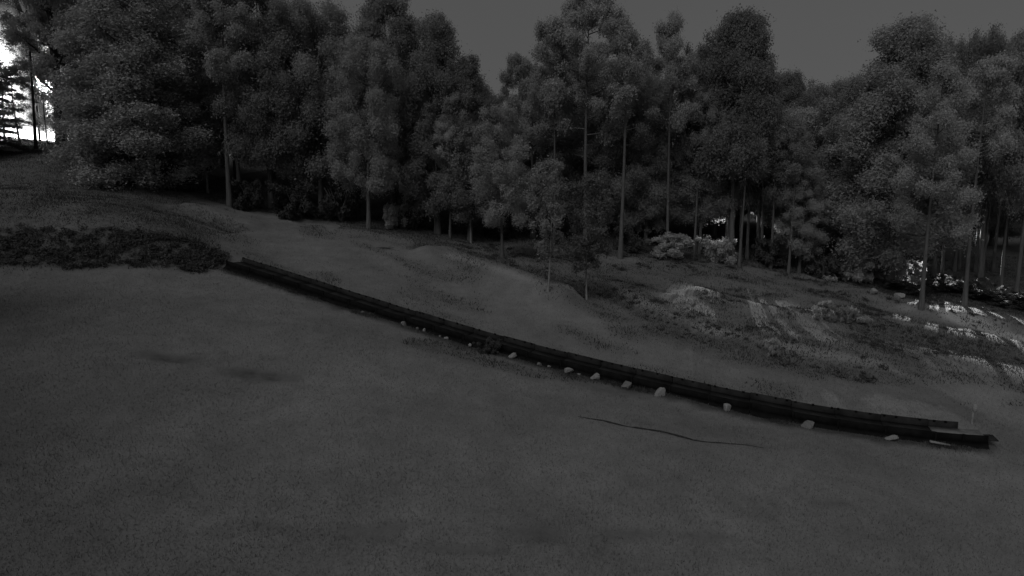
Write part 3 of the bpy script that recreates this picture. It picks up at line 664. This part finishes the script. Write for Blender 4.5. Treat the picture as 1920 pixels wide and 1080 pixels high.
# ---------------------------------------------------------------- stones
def stone_mesh(seed, mat):
    r = np.random.default_rng(seed); import bmesh
    bm = bmesh.new(); bmesh.ops.create_icosphere(bm, subdivisions=2, radius=1)
    pl_ = r.normal(0, 1, (9, 3)); pl_ /= np.linalg.norm(pl_, axis=1)[:, None]; ds = r.uniform(.38, .72, 9)
    for v in bm.verts:
        c = np.array(v.co)
        for a_, d_ in zip(pl_, ds):
            e_ = c @ a_ - d_
            if e_ > 0: c = c - a_ * e_
        v.co = c + r.normal(0, .02, 3)
    me_ = bpy.data.meshes.new('stone'); bm.to_mesh(me_); bm.free(); me_.materials.append(mat); return me_
SM = [stone_mesh(50 + i, M['stone']) for i in range(5)]; SD = [stone_mesh(60 + i, M['stone_dim']) for i in range(3)]
stones = [
 (689,581,11,9,1,'dim small stone, farthest up the black side of the chute'),
 (766,605,15,11,0,'bright squarish stone, uppermost of the pale ones by the chute'),
 (784,616,9,7,1,'faint pebble between the two uppermost bright stones'),
 (804,615,9,10,0,'small bright round stone, second from the top of the pale row'),
 (829,630,8,6,1,'faint pebble left of the thin flat stone'),
 (851,629,11,6,0,'thin flat bright stone in the upper half of the row'),
 (894,640,12,10,0,'bright wedge stone above the weed clump'),
 (941,655,9,7,0,'little bright stone touching the weed clump at the chute'),
 (964,664,18,17,0,'chunky upright stone just right of the weed clump'),
 (1012,680,18,12,1,'dull low stone between the chunky stone and the tiny one'),
 (1038,680,9,6,0,'tiny bright stone left of the wide stone'),
 (1066,692,26,15,0,'wide bright stone in the middle of the row'),
 (1092,696,10,6,0,'tiny bright stone wedged between the wide and the blocky one'),
 (1119,704,20,21,0,'blocky tall stone, the biggest bright cube of the row'),
 (1176,720,34,18,1,'large dull stone, right of the blocky tall one'),
 (1238,733,34,20,0,'long sloping bright stone, right of the large dull one'),
 (1364,758,26,18,0,'domed pale stone alone against the black side'),
 (1513,789,32,13,1,'flat dull stone at the lower third of the chute'),
 (1669,816,26,15,0,'pointed pale stone nearest the lower end of the chute'),
 (455,489,14,10,1,'pale lump of stone at the upper tip of the chute'),
 (1300,569,9,9,0,'lone pale stone on the middle terrace'),
 (1636,546,18,16,0,'pale boulder at the wood edge, left of the larger one'),
 (1683,553,26,17,0,'larger pale boulder beside the thick lamplit trunk'),
 (1026,508,8,6,1,'small grey stone under the left young ridge tree'),
]
for i, (u, v, w_, h_, dim, lab) in enumerate(stones):
    p = hit(u, v + h_ * .3)
    sc = w_ / F * p[1] / 2 * 1.05; sz = h_ / F * p[1] / 2 * 1.0
    o = link('stone', (SD if dim else SM)[i % (3 if dim else 5)]); o.location = (p[0], p[1] - (.10 if i < 19 else 0), gz(p[0], p[1]) + sz * .45)
    if i < 19:                                                  # pushed just clear of the skirt
        s_ = min(range(0, 400), key=lambda q: np.hypot(*(near_pt(q / 400 * LEN) - p[:2]))) / 400 * LEN
        d_, nr_ = frame(s_); q = near_pt(s_) - nr_ * (.24 + sc * .5)
        o.location = (q[0], q[1], gz(*q) + sz * .3 + .03)
        o.location = o.location
    o.scale = (sc, sc * .8, sz); o.rotation_euler = (rng.uniform(-.3, .3), rng.uniform(-.3, .3), rng.uniform(0, 6))
    prop(o, lab, 'stone', 'pale stones along the chute' if i < 20 else None)
# weed clumps by the chute
p = hit(922, 664)
e = plant('shrub', 'shrub_dark', p[0], p[1], .85, .75, 'clump of weeds leaning over the chute amid the pale stones', 'weeds'); e.name = 'weed_clump'
# plank, marker stake, stick
p = hit(1758, 836); mb = MB(); mb.box((0, 0, .12), (.38, .06, .03), jitter=.006)
o = link('plank', mb.mesh('plank', M['stone'])); o.location = (p[0], p[1] - .1, p[2]); o.rotation_euler = (0, R(8), R(-12)); prop(o, 'short pale plank lying under the lower end of the chute', 'plank')
p = hit(1822, 796); e = empty('marker_stake', tuple(p))
mb = MB(); mb.tube([(0, 0, -.1), (.01, 0, .55), (.03, 0, .95)], [.045, .04, .035], 8); link('stake', mb.mesh('stake', M['stone'], True), e)
mb = MB(); mb.tube([(.03, -.03, .62), (.05, -.035, .72), (.07, -.03, .84), (.06, -.02, .95)], [.06, .11, .10, .05], 8); link('rag', mb.mesh('rag', M['stone'], True), e)
prop(e, 'pale stake with a light wrap, standing behind the lower end of the chute', 'stake')
p = hit(722, 467); mb = MB(); mb.tube([(-.75, 0, .08), (-.3, .05, .12), (.2, 0, .10), (.75, -.06, .09)], [.035, .06, .055, .03], 6); mb.tube([(.1, 0, .1), (.35, .1, .2), (.5, .2, .22)], [.03, .02, .01], 5)
o = link('fallen_branch', mb.mesh('fallen_branch', M['bark'], True)); o.location = p; prop(o, 'dark fallen branch lying on the grass below the close stems', 'branch')

# ---------------------------------------------------------------- lit building and floodlights
def building(name, x, y, w_, d_, h_, rz, label):
    e = empty(name, (x, y, gz(x, y) - .3), rz)
    mb = MB(); mb.box((0, 0, h_/2), (w_/2, d_/2, h_/2)); link('wall', mb.mesh('wall', M['plaster']), e)
    mb = MB(); rr = h_ + w_ * .28
    V = [(-w_/2-.4, -d_/2-.4, h_+.003), (w_/2+.4, -d_/2-.4, h_+.003), (w_/2+.4, d_/2+.4, h_+.003), (-w_/2-.4, d_/2+.4, h_+.003), (-w_/2-.4, 0, rr), (w_/2+.4, 0, rr)]
    mb.add(V, [[0,1,5,4],[2,3,4,5],[0,3,2,1],[1,2,5,5],[3,0,4,4]]); link('roof', mb.mesh('roof', M['roof']), e)
    for wx in np.linspace(-w_/2 + 1.3, w_/2 - 1.3, 4):
        mb = MB(); mb.box((wx, -d_/2 - .01, h_*.55), (.5, .05, .6)); f = link('window', mb.mesh('window', M['bark_pale']), e)
        mb = MB(); mb.box((wx, -d_/2 - .065, h_*.55), (.42, .01, .52)); link('pane', mb.mesh('pane', M['window']), f)
    mb = MB(); mb.box((.2, -d_/2 - .02, 1.05), (.5, .05, 1.0)); dd = link('door', mb.mesh('door', M['bark']), e)
    prop(e, label, 'building'); return e
bx, by = P(0, 200, 92)[0], 92
building('lodge', bx - 4, by - 8, 24, 8, 10.5, R(12), 'pale building glaring in floodlight behind the trees at the far left')
def floodlight(x, y, h_, tx, ty, tz, power, cone, label, blend=.5, name='floodlight', wide=1.0):
    z = gz(x, y); e = empty(name, (x, y, z)); 
    mb = MB(); mb.tube([(0, 0, -.2), (0, 0, h_ * .5), (0, 0, h_)], [.11, .09, .07], 10); link('pole', mb.mesh('pole', M['steel'], True), e)
    import mathutils
    d = mathutils.Vector((tx - x, ty - y, tz - (z + h_))); q = d.to_track_quat('-Z', 'Y')
    hd = empty('lamp_head', (0, 0, h_ + .12)); hd.parent = e
    bpy.data.objects.remove(hd)
    mb = MB(); mb.box((0, 0, .12), (.24, .17, .09)); hd = link('lamp_head', mb.mesh('lamp_head', M['steel']), e); hd.location = (0, 0, h_ + .15); hd.rotation_euler = q.to_euler()
    gm = bpy.data.materials.get('lamp_glass')
    if not gm:
        gm = bpy.data.materials.new('lamp_glass'); gm.use_nodes = True; pb = gm.node_tree.nodes['Principled BSDF']; pb.inputs['Emission Color'].default_value = (1,1,1,1); pb.inputs['Emission Strength'].default_value = 3.0
    mb = MB(); mb.box((0, 0, .02), (.2, .13, .008)); gl = link('lamp_glass', mb.mesh('lamp_glass', gm), hd)
    ld = bpy.data.lights.new('lamp', 'SPOT'); ld.energy = power; ld.spot_size = R(cone); ld.spot_blend = .7; ld.shadow_soft_size = .05
    lo = link('lamp', ld, hd); lo.location = (0, 0, -.04); lo.scale = (wide, 1, 1)
    prop(e, label, 'floodlight'); return e
# left: lights the yard and the building front
lx, ly = P(69, 200, 71)[0], 71
floodlight(lx, ly, 7, lx - 4, 84, CAM_Z + 12, 90000, 155, 'floodlight on a pole behind the slender pine by the glare')
# right: behind the wood, towards the bank
floodlight(52, 74, 4.6, 37.5, 47.5, gz(37.5, 47.5) - .35, 125000, 9.6, 'floodlight on a pole behind the wood at the right', wide=3.9)
floodlight(24.5, 70, 4.6, 19.5, 44.0, gz(19.5, 44.0) - .1, 26000, 9.0, 'floodlight on a pole behind the wood in the middle', wide=5.0)
